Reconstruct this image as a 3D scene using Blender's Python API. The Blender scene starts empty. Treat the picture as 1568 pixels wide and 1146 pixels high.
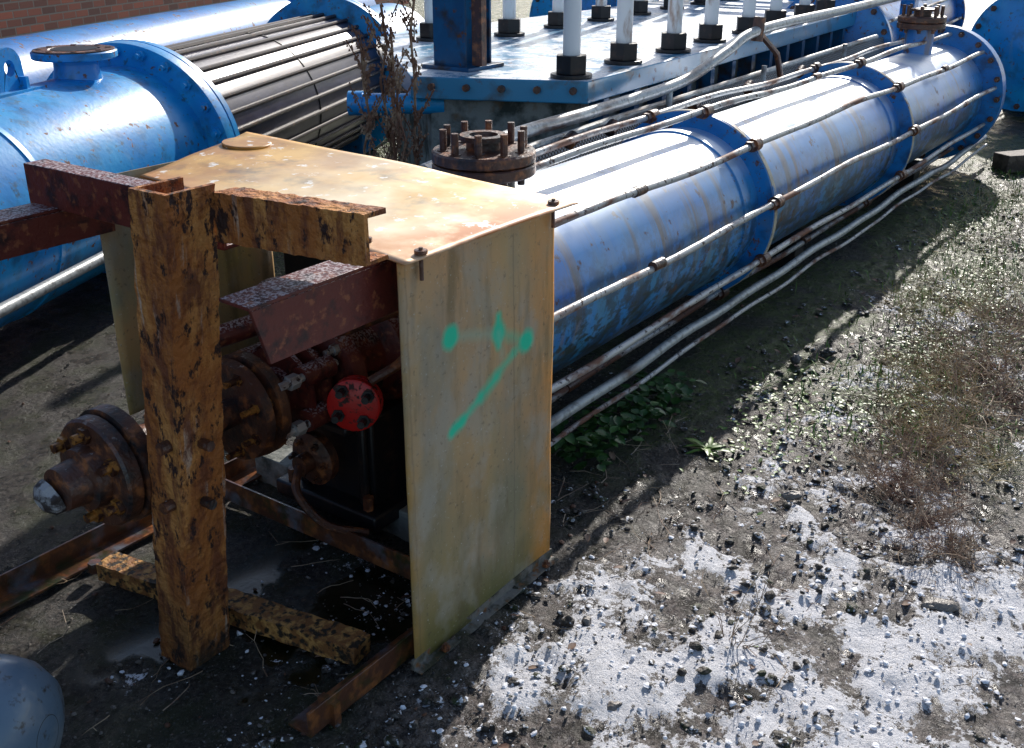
import bpy, math, random, bmesh
import numpy as np
from mathutils import Vector, Matrix
random.seed(7); np.random.seed(7)
S=bpy.context.scene
CAM=Vector((-1.512,-1.352,1.65))
# ---------------------------------------------------------------- materials
def mat(name, base, layers=(), rough=.5, metal=0., bump=0., bscale=60., coat=0., spec=.5, bstretch=(1,1,1), extra=None, coatr=.1, bdist=.01):
    m=bpy.data.materials.new(name); m.use_nodes=True
    nt=m.node_tree; N=nt.nodes; L=nt.links
    bs=N['Principled BSDF']; tc=N.new('ShaderNodeTexCoord')
    rgb=N.new('ShaderNodeRGB'); rgb.outputs[0].default_value=(*base,1); col=rgb.outputs[0]
    rv=N.new('ShaderNodeValue'); rv.outputs[0].default_value=rough; rg=rv.outputs[0]
    mv=N.new('ShaderNodeValue'); mv.outputs[0].default_value=metal; mg=mv.outputs[0]
    for i,l in enumerate(layers):
        c=l['c']; st=l.get('st',(1,1,1))
        mp=N.new('ShaderNodeMapping'); mp.inputs['Scale'].default_value=st
        mp.inputs['Location'].default_value=(i*3.7+l.get('seed',0),i*1.3,i*2.1)
        L.new(tc.outputs['Object'],mp.inputs['Vector'])
        t=N.new('ShaderNodeTexNoise'); t.inputs['Scale'].default_value=l['s']; t.inputs['Detail'].default_value=l.get('d',5)
        t.inputs['Roughness'].default_value=l.get('r',.6); t.inputs['Distortion'].default_value=l.get('dist',0.); o=t.outputs[0]
        L.new(mp.outputs[0],t.inputs['Vector'])
        mr=N.new('ShaderNodeMapRange'); mr.inputs[1].default_value=l['lo']; mr.inputs[2].default_value=l['hi']
        mr.inputs[4].default_value=l.get('a',1.)
        L.new(o,mr.inputs[0]); f=mr.outputs[0]
        if 'z' in l:
            sp=N.new('ShaderNodeSeparateXYZ'); L.new(tc.outputs['Object'],sp.inputs[0])
            g=N.new('ShaderNodeMapRange'); g.inputs[1].default_value=l['z'][0]; g.inputs[2].default_value=l['z'][1]
            L.new(sp.outputs[l.get('axis',2)],g.inputs[0])
            mm=N.new('ShaderNodeMath'); mm.operation='MULTIPLY'; L.new(f,mm.inputs[0]); L.new(g.outputs[0],mm.inputs[1]); f=mm.outputs[0]
        if 'up' in l:
            ge=N.new('ShaderNodeNewGeometry'); sp=N.new('ShaderNodeSeparateXYZ'); L.new(ge.outputs['Normal'],sp.inputs[0])
            g=N.new('ShaderNodeMapRange'); g.inputs[1].default_value=l['up'][0]; g.inputs[2].default_value=l['up'][1]
            L.new(sp.outputs[2],g.inputs[0])
            mm=N.new('ShaderNodeMath'); mm.operation='MULTIPLY'; L.new(f,mm.inputs[0]); L.new(g.outputs[0],mm.inputs[1]); f=mm.outputs[0]
        mx=N.new('ShaderNodeMix'); mx.data_type='RGBA'
        L.new(f,mx.inputs[0]); L.new(col,mx.inputs[6]); mx.inputs[7].default_value=(*c,1); col=mx.outputs[2]
        if 'rough' in l:
            mx=N.new('ShaderNodeMix'); L.new(f,mx.inputs[0]); L.new(rg,mx.inputs[2]); mx.inputs[3].default_value=l['rough']; rg=mx.outputs[0]
        if 'metal' in l:
            mx=N.new('ShaderNodeMix'); L.new(f,mx.inputs[0]); L.new(mg,mx.inputs[2]); mx.inputs[3].default_value=l['metal']; mg=mx.outputs[0]
    if extra: col=extra(nt,tc,col)
    L.new(col,bs.inputs['Base Color']); L.new(rg,bs.inputs['Roughness']); L.new(mg,bs.inputs['Metallic'])
    bs.inputs['Coat Weight'].default_value=coat; bs.inputs['Coat Roughness'].default_value=coatr
    bs.inputs['Specular IOR Level'].default_value=spec
    if bump:
        mp=N.new('ShaderNodeMapping'); mp.inputs['Scale'].default_value=bstretch; L.new(tc.outputs['Object'],mp.inputs['Vector'])
        t=N.new('ShaderNodeTexNoise'); t.inputs['Scale'].default_value=bscale; t.inputs['Detail'].default_value=6
        L.new(mp.outputs[0],t.inputs['Vector'])
        b=N.new('ShaderNodeBump'); b.inputs['Strength'].default_value=bump; b.inputs['Distance'].default_value=bdist
        L.new(t.outputs[0],b.inputs['Height']); L.new(b.outputs[0],bs.inputs['Normal'])
    return m
blue=mat('blue_paint',(.004,.2,.6),[
    dict(c=(.01,.34,.74),s=1.6,lo=.45,hi=.7,a=.6),
    dict(c=(.006,.06,.18),s=7,lo=.50,hi=.68,a=.8,st=(.35,1,1.4)),
    dict(c=(.2,.22,.18),s=5,lo=.58,hi=.72,a=.5,st=(3,.5,.5),rough=.6),
    dict(c=(.14,.05,.022),s=18,lo=.60,hi=.66,rough=.8),
    dict(c=(.12,.045,.02),s=70,lo=.63,hi=.69,rough=.8)],rough=.38,bump=.1,bscale=35,coat=.4,coatr=.3)
blued=mat('dark_blue_paint',(.006,.08,.2),[
    dict(c=(.01,.2,.42),s=2,lo=.5,hi=.7,a=.7),
    dict(c=(.04,.025,.02),s=6,lo=.5,hi=.62,a=.9),
    dict(c=(.14,.05,.022),s=18,lo=.6,hi=.68,rough=.8)],rough=.4,bump=.1,bscale=35)
blue2=mat('blue_paint_light',(.003,.28,.72),[
    dict(c=(.015,.48,.85),s=2.5,lo=.42,hi=.7,a=.75),
    dict(c=(.008,.11,.24),s=8,lo=.51,hi=.68,a=.8,d=9),
    dict(c=(.3,.38,.38),s=6,lo=.6,hi=.78,a=.4,st=(2,2,.5),d=9),
    dict(c=(.05,.08,.06),s=22,lo=.60,hi=.68,a=.7,d=8),
    dict(c=(.18,.065,.025),s=20,lo=.62,hi=.68,rough=.8),
    dict(c=(.5,.7,.85),s=5,lo=.45,hi=.68,a=.3,up=(.75,.98),metal=.5)],rough=.38,bump=.12,bscale=40,coat=.4,coatr=.3)  # pale metallic sheen on upward faces is a painted highlight
shellm=mat('shell_paint',(.003,.17,.58),[
    dict(c=(.012,.32,.76),s=1.4,lo=.42,hi=.65,a=.75),
    dict(c=(.2,.3,.38),s=3,lo=.52,hi=.70,a=.55,st=(2.5,.4,.4),rough=.45,d=8),
    dict(c=(.26,.16,.07),s=2.0,lo=.55,hi=.63,a=.8,st=(5,.25,.3),rough=.5,d=8),
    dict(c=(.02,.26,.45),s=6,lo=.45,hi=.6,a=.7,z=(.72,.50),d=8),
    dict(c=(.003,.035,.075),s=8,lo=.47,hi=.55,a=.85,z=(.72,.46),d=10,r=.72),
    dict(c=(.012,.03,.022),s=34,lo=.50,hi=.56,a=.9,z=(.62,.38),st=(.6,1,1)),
    dict(c=(.13,.05,.02),s=16,lo=.62,hi=.67,a=.9,rough=.8),
    dict(c=(.9,.95,.98),s=4,lo=.16,hi=.52,a=.9,up=(.5,.82),d=8,rough=.55,metal=.85)],rough=.36,bump=.035,bscale=30,coat=.8,coatr=.4,spec=.8)  # white sun highlight along the upper shell, painted in on up-facing normals
rust=mat('rust_scale',(.42,.14,.03),[
    dict(c=(.64,.28,.075),s=9,lo=.46,hi=.6,st=(1,1,.4),d=9,r=.65),
    dict(c=(.58,.45,.36),s=12,lo=.61,hi=.67,st=(3,3,.2),a=.7,d=8),
    dict(c=(.18,.05,.018),s=20,lo=.47,hi=.58,st=(1.3,1.3,.4),d=10,r=.72,a=.9),
    dict(c=(.035,.012,.009),s=30,lo=.55,hi=.60,st=(1.1,1.1,.5),d=8,r=.7),
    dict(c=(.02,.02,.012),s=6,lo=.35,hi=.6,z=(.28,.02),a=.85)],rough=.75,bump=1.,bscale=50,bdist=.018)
rustdk=mat('rust_dark',(.09,.03,.016),[
    dict(c=(.32,.11,.035),s=24,lo=.52,hi=.64),
    dict(c=(.015,.012,.014),s=12,lo=.5,hi=.65),
    dict(c=(.5,.5,.5),s=60,lo=.62,hi=.66,up=(.7,.95),a=.6)],rough=.42,bump=.7,bscale=80,bdist=.005,spec=.8)
primer=mat('red_oxide_steel',(.14,.025,.018),[
    dict(c=(.03,.01,.012),s=18,lo=.50,hi=.66),
    dict(c=(.28,.09,.04),s=40,lo=.56,hi=.66),
    dict(c=(.75,.70,.72),s=150,lo=.48,hi=.56,up=(.5,.9),a=.6)],rough=.45,bump=.5,bscale=90,bdist=.004)
wetsteel=mat('wet_rusty_rail',(.10,.04,.022),[
    dict(c=(.30,.11,.035),s=16,lo=.48,hi=.62),
    dict(c=(.14,.17,.21),s=8,lo=.52,hi=.66,a=.8),
    dict(c=(.03,.04,.012),s=12,lo=.52,hi=.66)],rough=.28,bump=.5,bscale=70,bdist=.004,spec=.8)
timber=mat('rust_flaked_beam',(.27,.11,.03),[
    dict(c=(.55,.28,.08),s=30,lo=.47,hi=.56,d=8),
    dict(c=(.03,.02,.01),s=45,lo=.50,hi=.58,d=8)],rough=.7,bump=1,bscale=60)
rod=mat('galvanised_rod',(.5,.5,.49),[
    dict(c=(.20,.085,.05),s=9,lo=.50,hi=.60,st=(.35,1,1),rough=.7,metal=0),
    dict(c=(.06,.03,.025),s=50,lo=.58,hi=.64,rough=.8,metal=0)],rough=.42,metal=.3,bump=.4,bscale=120,bdist=.003)
palep=mat('pale_pipe',(.46,.48,.47),[dict(c=(.12,.07,.05),s=7,lo=.54,hi=.66,st=(.3,1,1)),dict(c=(.18,.18,.17),s=40,lo=.50,hi=.68)],rough=.38,metal=.2,bump=.3,bscale=90,bdist=.003)
rim=mat('ring_rim',(.5,.45,.34),[dict(c=(.16,.08,.035),s=12,lo=.5,hi=.62),dict(c=(.02,.2,.5),s=9,lo=.54,hi=.6)],rough=.45)
black=mat('black_steel',(.01,.01,.013),[dict(c=(.045,.025,.02),s=20,lo=.55,hi=.7)],rough=.4,bump=.3,bscale=60,bdist=.004)
red=mat('red_paint',(.62,.015,.012),[dict(c=(.06,.02,.015),s=45,lo=.54,hi=.6,rough=.7)],rough=.35,bump=.3,bscale=70,bdist=.003)
yel=mat('zinc_bolt',(.42,.18,.04),[dict(c=(.07,.025,.015),s=50,lo=.44,hi=.54)],rough=.4,metal=.3)
whitep=mat('white_sleeve',(.86,.87,.88),[dict(c=(.35,.16,.06),s=10,lo=.6,hi=.75,st=(1,1,.3))],rough=.4)
concrete=mat('stained_concrete',(.3,.31,.28),[dict(c=(.05,.06,.05),s=6,lo=.45,hi=.6),dict(c=(.2,.12,.06),s=9,lo=.55,hi=.7)],rough=.8,bump=.6,bscale=60)
bundle=mat('dark_tube_bundle',(.012,.01,.035),[dict(c=(.05,.045,.09),s=5,lo=.42,hi=.7,st=(1,1,3)),dict(c=(.05,.025,.02),s=30,lo=.6,hi=.68)],rough=.33,bump=.12,bscale=40,bdist=.004,coat=.4,coatr=.3)
barm=mat('bundle_bar',(.03,.018,.016),[dict(c=(.12,.06,.03),s=30,lo=.55,hi=.65)],rough=.4)
plated=mat('frosted_blue_plate',(.03,.28,.5),[
    dict(c=(.06,.09,.11),s=5,lo=.52,hi=.65,a=.8),
    dict(c=(.14,.05,.025),s=14,lo=.6,hi=.68,rough=.7),
    dict(c=(.88,.9,.94),s=3.2,lo=.47,hi=.52,d=12,r=.85,up=(.8,.95),rough=.6,seed=2)],rough=.3,bump=.15,bscale=30,bdist=.004,coat=.6,coatr=.3)
motorm=mat('grey_blue_motor',(.13,.2,.28),[dict(c=(.25,.29,.33),s=8,lo=.5,hi=.7),dict(c=(.05,.05,.05),s=40,lo=.58,hi=.7)],rough=.35,coat=.3,bump=.1,bscale=90)
pm=bpy.data.materials.new('perforated_sheet'); pm.use_nodes=True; N=pm.node_tree.nodes; L=pm.node_tree.links
tc=N.new('ShaderNodeTexCoord'); mp=N.new('ShaderNodeMapping'); mp.inputs['Rotation'].default_value=(0,math.radians(45),0); mp.inputs['Scale'].default_value=(55,0,55); L.new(tc.outputs['Object'],mp.inputs[0])
vo=N.new('ShaderNodeTexVoronoi'); vo.inputs['Randomness'].default_value=0; vo.inputs['Scale'].default_value=1; L.new(mp.outputs[0],vo.inputs['Vector'])
mr=N.new('ShaderNodeMapRange'); mr.inputs[1].default_value=.3; mr.inputs[2].default_value=.36; L.new(vo.outputs['Distance'],mr.inputs[0])
mx=N.new('ShaderNodeMix'); mx.data_type='RGBA'; L.new(mr.outputs[0],mx.inputs[0]); mx.inputs[6].default_value=(.42,.44,.46,1); mx.inputs[7].default_value=(.012,.012,.014,1)
L.new(mx.outputs[2],N['Principled BSDF'].inputs['Base Color']); N['Principled BSDF'].inputs['Roughness'].default_value=.5

def segmask(nt,vec,A,B,r,soft):
    N=nt.nodes;L=nt.links
    def vm(op,a,b=None):
        n=N.new('ShaderNodeVectorMath'); n.operation=op
        for k,x in ((0,a),(1,b)):
            if x is None: continue
            if isinstance(x,tuple): n.inputs[k].default_value=x
            else: L.new(x,n.inputs[k])
        return n
    AB=(B[0]-A[0],0,B[1]-A[1]); ll=AB[0]**2+AB[2]**2+1e-9
    pa=vm('SUBTRACT',vec,(A[0],0,A[1]))
    dt=vm('DOT_PRODUCT',pa.outputs[0],AB)
    h=N.new('ShaderNodeMath'); h.operation='DIVIDE'; h.use_clamp=True; L.new(dt.outputs['Value'],h.inputs[0]); h.inputs[1].default_value=ll
    sc=N.new('ShaderNodeVectorMath'); sc.operation='SCALE'; sc.inputs[0].default_value=AB; L.new(h.outputs[0],sc.inputs['Scale'])
    d=vm('SUBTRACT',pa.outputs[0],sc.outputs[0]); ln=vm('LENGTH',d.outputs[0])
    mr=N.new('ShaderNodeMapRange'); mr.inputs[1].default_value=r+soft; mr.inputs[2].default_value=r-soft
    L.new(ln.outputs['Value'],mr.inputs[0]); return mr.outputs[0]
def spray_creases(nt,tc,col):
    N=nt.nodes;L=nt.links
    no=N.new('ShaderNodeTexNoise'); no.inputs['Scale'].default_value=30; no.inputs['Detail'].default_value=4
    L.new(tc.outputs['Object'],no.inputs['Vector'])
    sb=N.new('ShaderNodeVectorMath'); sb.operation='SUBTRACT'; L.new(no.outputs['Color'],sb.inputs[0]); sb.inputs[1].default_value=(.5,.5,.5)
    sc=N.new('ShaderNodeVectorMath'); sc.operation='SCALE'; L.new(sb.outputs[0],sc.inputs[0]); sc.inputs['Scale'].default_value=.014
    ad=N.new('ShaderNodeVectorMath'); L.new(tc.outputs['Object'],ad.inputs[0]); L.new(sc.outputs[0],ad.inputs[1])
    mu=N.new('ShaderNodeVectorMath'); mu.operation='MULTIPLY'; L.new(ad.outputs[0],mu.inputs[0]); mu.inputs[1].default_value=(1,0,1)
    v=mu.outputs[0]
    P1,P2,P3=(.159,.805),(.339,.758),(.454,.701)
    G=(.0,.62,.36); G2=(.3,.55,.42)
    items=[(P1,P2,.008,.014,.5,G2),(P2,P3,.008,.015,.6,G),
           (P1,P1,.028,.009,1,G),(P2,(.339,.76),.024,.011,1,G),((.339,.725),(.339,.80),.009,.009,1,G),(P3,P3,.028,.010,1,G),
           (P3,(.40,.688),.006,.012,.7,G),((.40,.688),(.33,.65),.009,.013,.75,G),
           ((.33,.65),(.27,.62),.014,.014,.9,G),((.27,.62),(.2,.588),.008,.011,.9,G),((.2,.588),(.158,.572),.014,.009,1,G),(P2,(.355,.70),.006,.012,.45,G2),
           ((.40,.98),(.408,.03),.0008,.003,.7,(.1,.08,.05)),((.02,1.0),(.02,.03),.001,.004,.5,(.12,.09,.05)),((.27,1.0),(.29,.5),.0006,.01,.25,(.2,.13,.07))]  # sheet creases: their shade is painted as thin dark lines
    out=col
    for A,B,r,s,a,cc in items:
        f=segmask(nt,v,A,B,r,s)
        m=N.new('ShaderNodeMath'); m.operation='MULTIPLY'; L.new(f,m.inputs[0]); m.inputs[1].default_value=a
        mx=N.new('ShaderNodeMix'); mx.data_type='RGBA'; L.new(m.outputs[0],mx.inputs[0]); L.new(out,mx.inputs[6]); mx.inputs[7].default_value=(*cc,1); out=mx.outputs[2]
    return out
sheetL=[
    dict(c=(.24,.24,.2),s=3.0,lo=.40,hi=.6,st=(1.5,1,.5),a=.8,d=8),
    dict(c=(.60,.34,.15),s=3.5,lo=.42,hi=.62,st=(1,1,.7),a=.8),
    dict(c=(.14,.14,.04),s=3,lo=.15,hi=.5,z=(.62,.0),a=.95),
    dict(c=(.7,.28,.05),s=6,lo=.3,hi=.6,z=(.42,.57),axis=0,a=.85),
    dict(c=(.5,.27,.07),s=6,lo=.3,hi=.6,z=(.05,.0),axis=0,a=.7),
    dict(c=(.14,.11,.05),s=8,lo=.52,hi=.66,st=(1.8,1,.3),a=.65,d=9),
    dict(c=(.38,.36,.3),s=5,lo=.5,hi=.6,st=(1.2,1,.8),a=.5,d=9,seed=5),
    dict(c=(.1,.08,.05),s=70,lo=.6,hi=.68,a=.5),
    dict(c=(.6,.6,.55),s=120,lo=.64,hi=.7,a=.5)]
panelm=mat('stained_sheet_metal',(.49,.34,.16),sheetL,rough=.42,bump=.12,bscale=14,extra=spray_creases,spec=.5)
panelL=mat('stained_sheet_plain',(.6,.47,.16),sheetL[:3]+sheetL[5:],rough=.42,bump=.12,bscale=14)
roofm=mat('stained_roof_sheet',(.78,.45,.1),[
    dict(c=(.45,.19,.03),s=4,lo=.44,hi=.6,a=.9,d=9),
    dict(c=(.16,.07,.02),s=8,lo=.54,hi=.68,a=.85,d=9),
    dict(c=(.95,.88,.68),s=3,lo=.28,hi=.58,z=(.85,.3),axis=1,metal=.75,rough=.52,a=.9),  # sun glare painted in as a pale metallic sheen, stronger toward low Y
    dict(c=(.62,.2,.03),s=6,lo=.38,hi=.56,z=(.16,.0),axis=1,d=9,metal=0),
    dict(c=(.6,.22,.04),s=5,lo=.40,hi=.58,z=(.15,.02),axis=0,d=9,a=.8,metal=0),
    dict(c=(.92,.9,.84),s=22,lo=.60,hi=.64,a=.85,d=8)],rough=.45,bump=.05,bscale=9,spec=1.)

# ---------------------------------------------------------------- geometry kit
class Geo:
    def __init__(s): s.v=[]; s.f=[]
    def add(s,v,f):
        o=len(s.v); s.v+= [tuple(x) for x in v]; s.f+=[tuple(i+o for i in q) for q in f]; return s
    def rev(s,o,d,prof,seg=48,a0=0.):
        o=Vector(o); d=Vector(d).normalized()
        u=d.cross(Vector((0,0,1)) if abs(d.z)<.9 else Vector((1,0,0))).normalized(); w=d.cross(u)
        V=[];F=[]
        for (t,r) in prof:
            for k in range(seg):
                a=a0+2*math.pi*k/seg
                V.append(o+d*t+(u*math.cos(a)+w*math.sin(a))*r)
        for i in range(len(prof)-1):
            for k in range(seg):
                k2=(k+1)%seg
                F.append((i*seg+k,i*seg+k2,(i+1)*seg+k2,(i+1)*seg+k))
        if prof[0][1]>1e-4: F.append(tuple(reversed(range(seg))))
        if prof[-1][1]>1e-4: F.append(tuple((len(prof)-1)*seg+k for k in range(seg)))
        return s.add(V,F)
    def cyl(s,p0,p1,r,r1=None,seg=24):
        p0=Vector(p0);p1=Vector(p1); d=p1-p0
        return s.rev(p0,d,[(0,r),(d.length,r if r1 is None else r1)],seg)
    def box(s,c,size,rz=0.):
        hx,hy,hz=[x/2 for x in size]; c=Vector(c); M=Matrix.Rotation(rz,3,'Z')
        V=[c+M@Vector((x,y,z)) for x in(-hx,hx) for y in(-hy,hy) for z in(-hz,hz)]
        return s.add(V,[(0,1,3,2),(4,6,7,5),(0,4,5,1),(2,3,7,6),(0,2,6,4),(1,5,7,3)])
    def prism(s,p0,p1,prof,side=None,up=(0,0,1),n=1,jit=0.):
        p0=Vector(p0);p1=Vector(p1);d=(p1-p0).normalized();up=Vector(up)
        sd=Vector(side) if side is not None else d.cross(up).normalized()
        V=[];F=[];k=len(prof)
        for i in range(n+1):
            b=p0.lerp(p1,i/n)
            for (x,y) in prof:
                j=Vector((random.uniform(-jit,jit),random.uniform(-jit,jit),random.uniform(-jit,jit))) if jit else Vector()
                V.append(b+sd*x+up*y+j)
        for i in range(n):
            for q in range(k):
                q2=(q+1)%k; F.append((i*k+q,i*k+q2,(i+1)*k+q2,(i+1)*k+q))
        F.append(tuple(reversed(range(k)))); F.append(tuple(n*k+q for q in range(k)))
        return s.add(V,F)
    def tube(s,pts,r,seg=10,rs=None):
        pts=[Vector(p) for p in pts]; V=[];F=[]
        ref=None
        for i,p in enumerate(pts):
            t=(pts[min(i+1,len(pts)-1)]-pts[max(i-1,0)]).normalized()
            if ref is None: ref=t.cross(Vector((0,0,1)) if abs(t.z)<.9 else Vector((1,0,0))).normalized()
            u=(ref-t*ref.dot(t)).normalized(); ref=u; w=t.cross(u); rr=rs[i] if rs else r
            for k in range(seg):
                a=2*math.pi*k/seg; V.append(p+(u*math.cos(a)+w*math.sin(a))*rr)
        for i in range(len(pts)-1):
            for k in range(seg):
                k2=(k+1)%seg; F.append((i*seg+k,i*seg+k2,(i+1)*seg+k2,(i+1)*seg+k))
        F.append(tuple(reversed(range(seg)))); F.append(tuple((len(pts)-1)*seg+k for k in range(seg)))
        return s.add(V,F)
def smooth_pts(pts,n=8):
    P=[Vector(p) for p in pts]; P=[P[0]*2-P[1]]+P+[P[-1]*2-P[-2]]; out=[]
    for i in range(1,len(P)-2):
        for k in range(n):
            t=k/n; a,b,c,d=P[i-1],P[i],P[i+1],P[i+2]
            out.append(.5*((2*b)+(c-a)*t+(2*a-5*b+4*c-d)*t*t+(3*b-a-3*c+d)*t**3))
    out.append(P[-2]); return out
def empty(name,loc):
    e=bpy.data.objects.new(name,None); e.location=loc; e.empty_display_size=.1; S.collection.objects.link(e); return e
def obj(name,g,m,parent=None,smooth=True,bevel=0.,angle=35,recalc=True):
    me=bpy.data.meshes.new(name); me.from_pydata([tuple(v) for v in g.v],[],g.f); me.update()
    if recalc and len(g.f)<60000:
        b=bmesh.new(); b.from_mesh(me); bmesh.ops.recalc_face_normals(b,faces=b.faces); b.to_mesh(me); b.free()
    me.materials.append(m)
    o=bpy.data.objects.new(name,me); S.collection.objects.link(o)
    if smooth:
        me.shade_smooth(); me.set_sharp_from_angle(angle=math.radians(angle))
    if parent:
        o.parent=parent; o.matrix_parent_inverse=Matrix.Translation(-parent.location)
    if bevel:
        b=o.modifiers.new('bevel','BEVEL'); b.width=bevel; b.segments=2; b.limit_method='ANGLE'; b.angle_limit=math.radians(40)
    return o
def basis(d):
    d=Vector(d).normalized(); u=d.cross(Vector((0,0,1)) if abs(d.z)<.9 else Vector((1,0,0))).normalized(); return d,u,d.cross(u)
def bolts(g,c,d,R,n,r,l0,l1,a0=0,nut=True,seg=10):
    d,u,w=basis(d); c=Vector(c)
    for k in range(n):
        a=a0+2*math.pi*k/n; p=c+(u*math.cos(a)+w*math.sin(a))*R
        g.cyl(p+d*l0,p+d*l1,r*.55,seg=seg)
        if nut: g.cyl(p+d*(l0+(l1-l0)*.12),p+d*(l0+(l1-l0)*.62),r,seg=6)
from mathutils import noise as mnoise
def sheet(name,c00,c10,c11,c01,nu,nv,m,parent,th=.004,wob=.004,seed=0):
    g=Geo(); c=[Vector(x) for x in(c00,c10,c11,c01)]
    nrm=(c[1]-c[0]).cross(c[3]-c[0]).normalized(); V=[]
    for j in range(nv+1):
        for i in range(nu+1):
            u=i/nu;v=j/nv
            p=(c[0]*(1-u)+c[1]*u)*(1-v)+(c[3]*(1-u)+c[2]*u)*v
            V.append(p+nrm*wob*mnoise.noise(p*3.5+Vector((seed,0,0)))*2)
    F=[(j*(nu+1)+i,j*(nu+1)+i+1,(j+1)*(nu+1)+i+1,(j+1)*(nu+1)+i) for j in range(nv) for i in range(nu)]
    g.add(V,F); o=obj(name,g,m,parent); s=o.modifiers.new('t','SOLIDIFY'); s.thickness=th; s.offset=0; return o

# ---------------------------------------------------------------- main heat exchanger
AX,AZ=.62,.50
hx=empty('heat_exchanger',(3.5,AX,AZ)); O=(0,AX,AZ); D=(1,0,0)
RA=(2.58,4.52)
g=Geo()
prof=[(.66,.38),(.70,.38),(.70,.335)]
for a in RA: prof+=[(a-.16,.335),(a-.158,.343),(a-.10,.343),(a-.098,.335)]
prof+=[(6.40,.335)]
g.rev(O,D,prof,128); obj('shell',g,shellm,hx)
g=Geo(); g.rev(O,D,[(.60,.40),(.655,.40)],96); obj('front_flange',g,black,hx,bevel=.003)
ga=Geo(); gr=Geo(); gb=Geo()
angs=[math.radians(134+36*k) for k in range(10)]
for a in RA:
    ga.rev(O,D,[(a-.012,.33),(a-.012,.402),(a+.02,.402),(a+.02,.33)],128)
    gr.rev(O,D,[(a-.004,.33),(a-.004,.4045),(a+.024,.4045),(a+.024,.34)],128)
    for t in angs:
        p=Vector((a,AX+math.cos(t)*.408,AZ+math.sin(t)*.408))
        gb.cyl(p-Vector((.02,0,0)),p+Vector((.032,0,0)),.028,seg=16)
        gb.cyl(p-Vector((.055,0,0)),p-Vector((.02,0,0)),.022,seg=6)
obj('ring_plates',ga,blue,hx); obj('ring_rims',gr,rim,hx); 
g=Geo(); rr0=random.Random(3)
for i,t in enumerate(angs):
    pts=[]
    for k in range(61):
        a=.64+5.8*k/60
        sag=.010*math.sin(a*2.1+i)+.006*math.sin(a*5.3+2*i)
        pts.append((a,AX+math.cos(t)*(.408+sag*.3),AZ+math.sin(t)*.408+sag*.8))
    g.tube(pts,.0135,12,rs=[.0125+rr0.random()*.0018 for _ in pts])
    for a in (1.25,3.5,5.4):
        if rr0.random()<.5:
            p=Vector((a+rr0.random()*.4,AX+math.cos(t)*.408,AZ+math.sin(t)*.408)); gb.cyl(p,p+Vector((.07,0,0)),.018,seg=10)
obj('tie_rods',g,rod,hx); obj('rod_nuts',gb,rustdk,hx,angle=40)
g=Geo(); g.rev(O,D,[(6.40,.33),(6.40,.46),(6.45,.46),(6.45,.33)],128); g.rev(O,D,[(6.47,.33),(6.47,.455),(6.52,.455),(6.52,.34),(6.62,.33),(6.74,.26),(6.80,.14),(6.82,0)],96)
obj('rear_flanges',g,blue,hx)
g=Geo(); g.rev(O,D,[(6.445,.452),(6.475,.452)],96); bolts(g,(6.37,AX,AZ),D,.43,20,.02,-.02,.2,seg=8); obj('rear_bolts',g,rustdk,hx)
g=Geo()
for a in (3.55,5.6): g.box((a,AX+.02,.09),(.12,.4,.18)); 
obj('saddles',g,black,hx,bevel=.004)
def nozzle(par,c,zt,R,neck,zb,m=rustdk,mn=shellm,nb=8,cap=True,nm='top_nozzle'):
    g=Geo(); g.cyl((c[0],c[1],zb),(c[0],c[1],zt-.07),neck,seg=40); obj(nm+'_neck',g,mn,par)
    g=Geo(); g.rev((c[0],c[1],0),(0,0,1),[(zt-.075,R-.004),(zt-.071,R),(zt-.044,R),(zt-.040,R-.004)],56)
    if cap:
        g.rev((c[0],c[1],0),(0,0,1),[(zt-.036,R-.004),(zt-.032,R),(zt-.006,R),(zt,R-.006)],56)
        g.rev((c[0],c[1],0),(0,0,1),[(zt,.055),(zt+.03,.055),(zt+.03,.075),(zt+.045,.075),(zt+.045,.045),(zt+.01,.04)],32)
        bolts(g,(c[0],c[1],zt),(0,0,1),R*.78,nb,.021,-.1,.065,a0=.2)
    obj(nm+'_flange',g,m,par)
nozzle(hx,(1.12,AX),.985,.163,.10,.78,nb=10,mn=black)
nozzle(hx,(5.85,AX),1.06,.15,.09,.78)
g=Geo(); pts=[]
for k in range(60):
    a=.4+6.4*k/59; pts.append((a,.30+.006*math.sin(a*3),.165+.006*math.sin(a*4.1)-.004*math.sin(a*9)))
g.tube(pts,.018,12); 
obj('drain_line',g,palep,hx)
g=Geo(); pts=[(p[0],p[1]-.02,p[2]-.055+.004*math.sin(p[0]*6)) for p in pts]; g.tube(pts,.009,10)
obj('trace_line',g,rod,hx)
sp=empty('service_pipe',(3.5,1.15,.9)); g=Geo()
g.tube(smooth_pts([(1.25,.98,.84),(1.9,1.08,.85),(2.78,1.15,.84),(3.54,1.15,.87),(4.05,1.15,.97),(4.5,1.15,1.05),(6,1.15,1.07),(7.6,1.2,1.08)]),.029,14)
g.tube([(1.3,1.14,.74),(3,1.2,.76),(5,1.22,.78),(7,1.25,.80)],.018,10)
for a in (2.0,3.4,4.6,6.0):
    g.cyl((a,1.15,0),(a,1.15,.84),.016,seg=10)
obj('pipe_run',g,palep,sp)
g=Geo()
g.tube([(4.45,1.15,1.05),(4.7,1.12,.9),(4.75,1.1,.75)],.018,10); g.cyl((4.45,1.15,.99),(4.47,1.15,1.12),.035,seg=10)
for a in (2.4,2.75,3.6,4.3,5.1): g.cyl((a,1.12,.74),(a+.05,1.12,.76),.032,seg=12)
obj('pipe_fittings',g,rustdk,sp)

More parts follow.
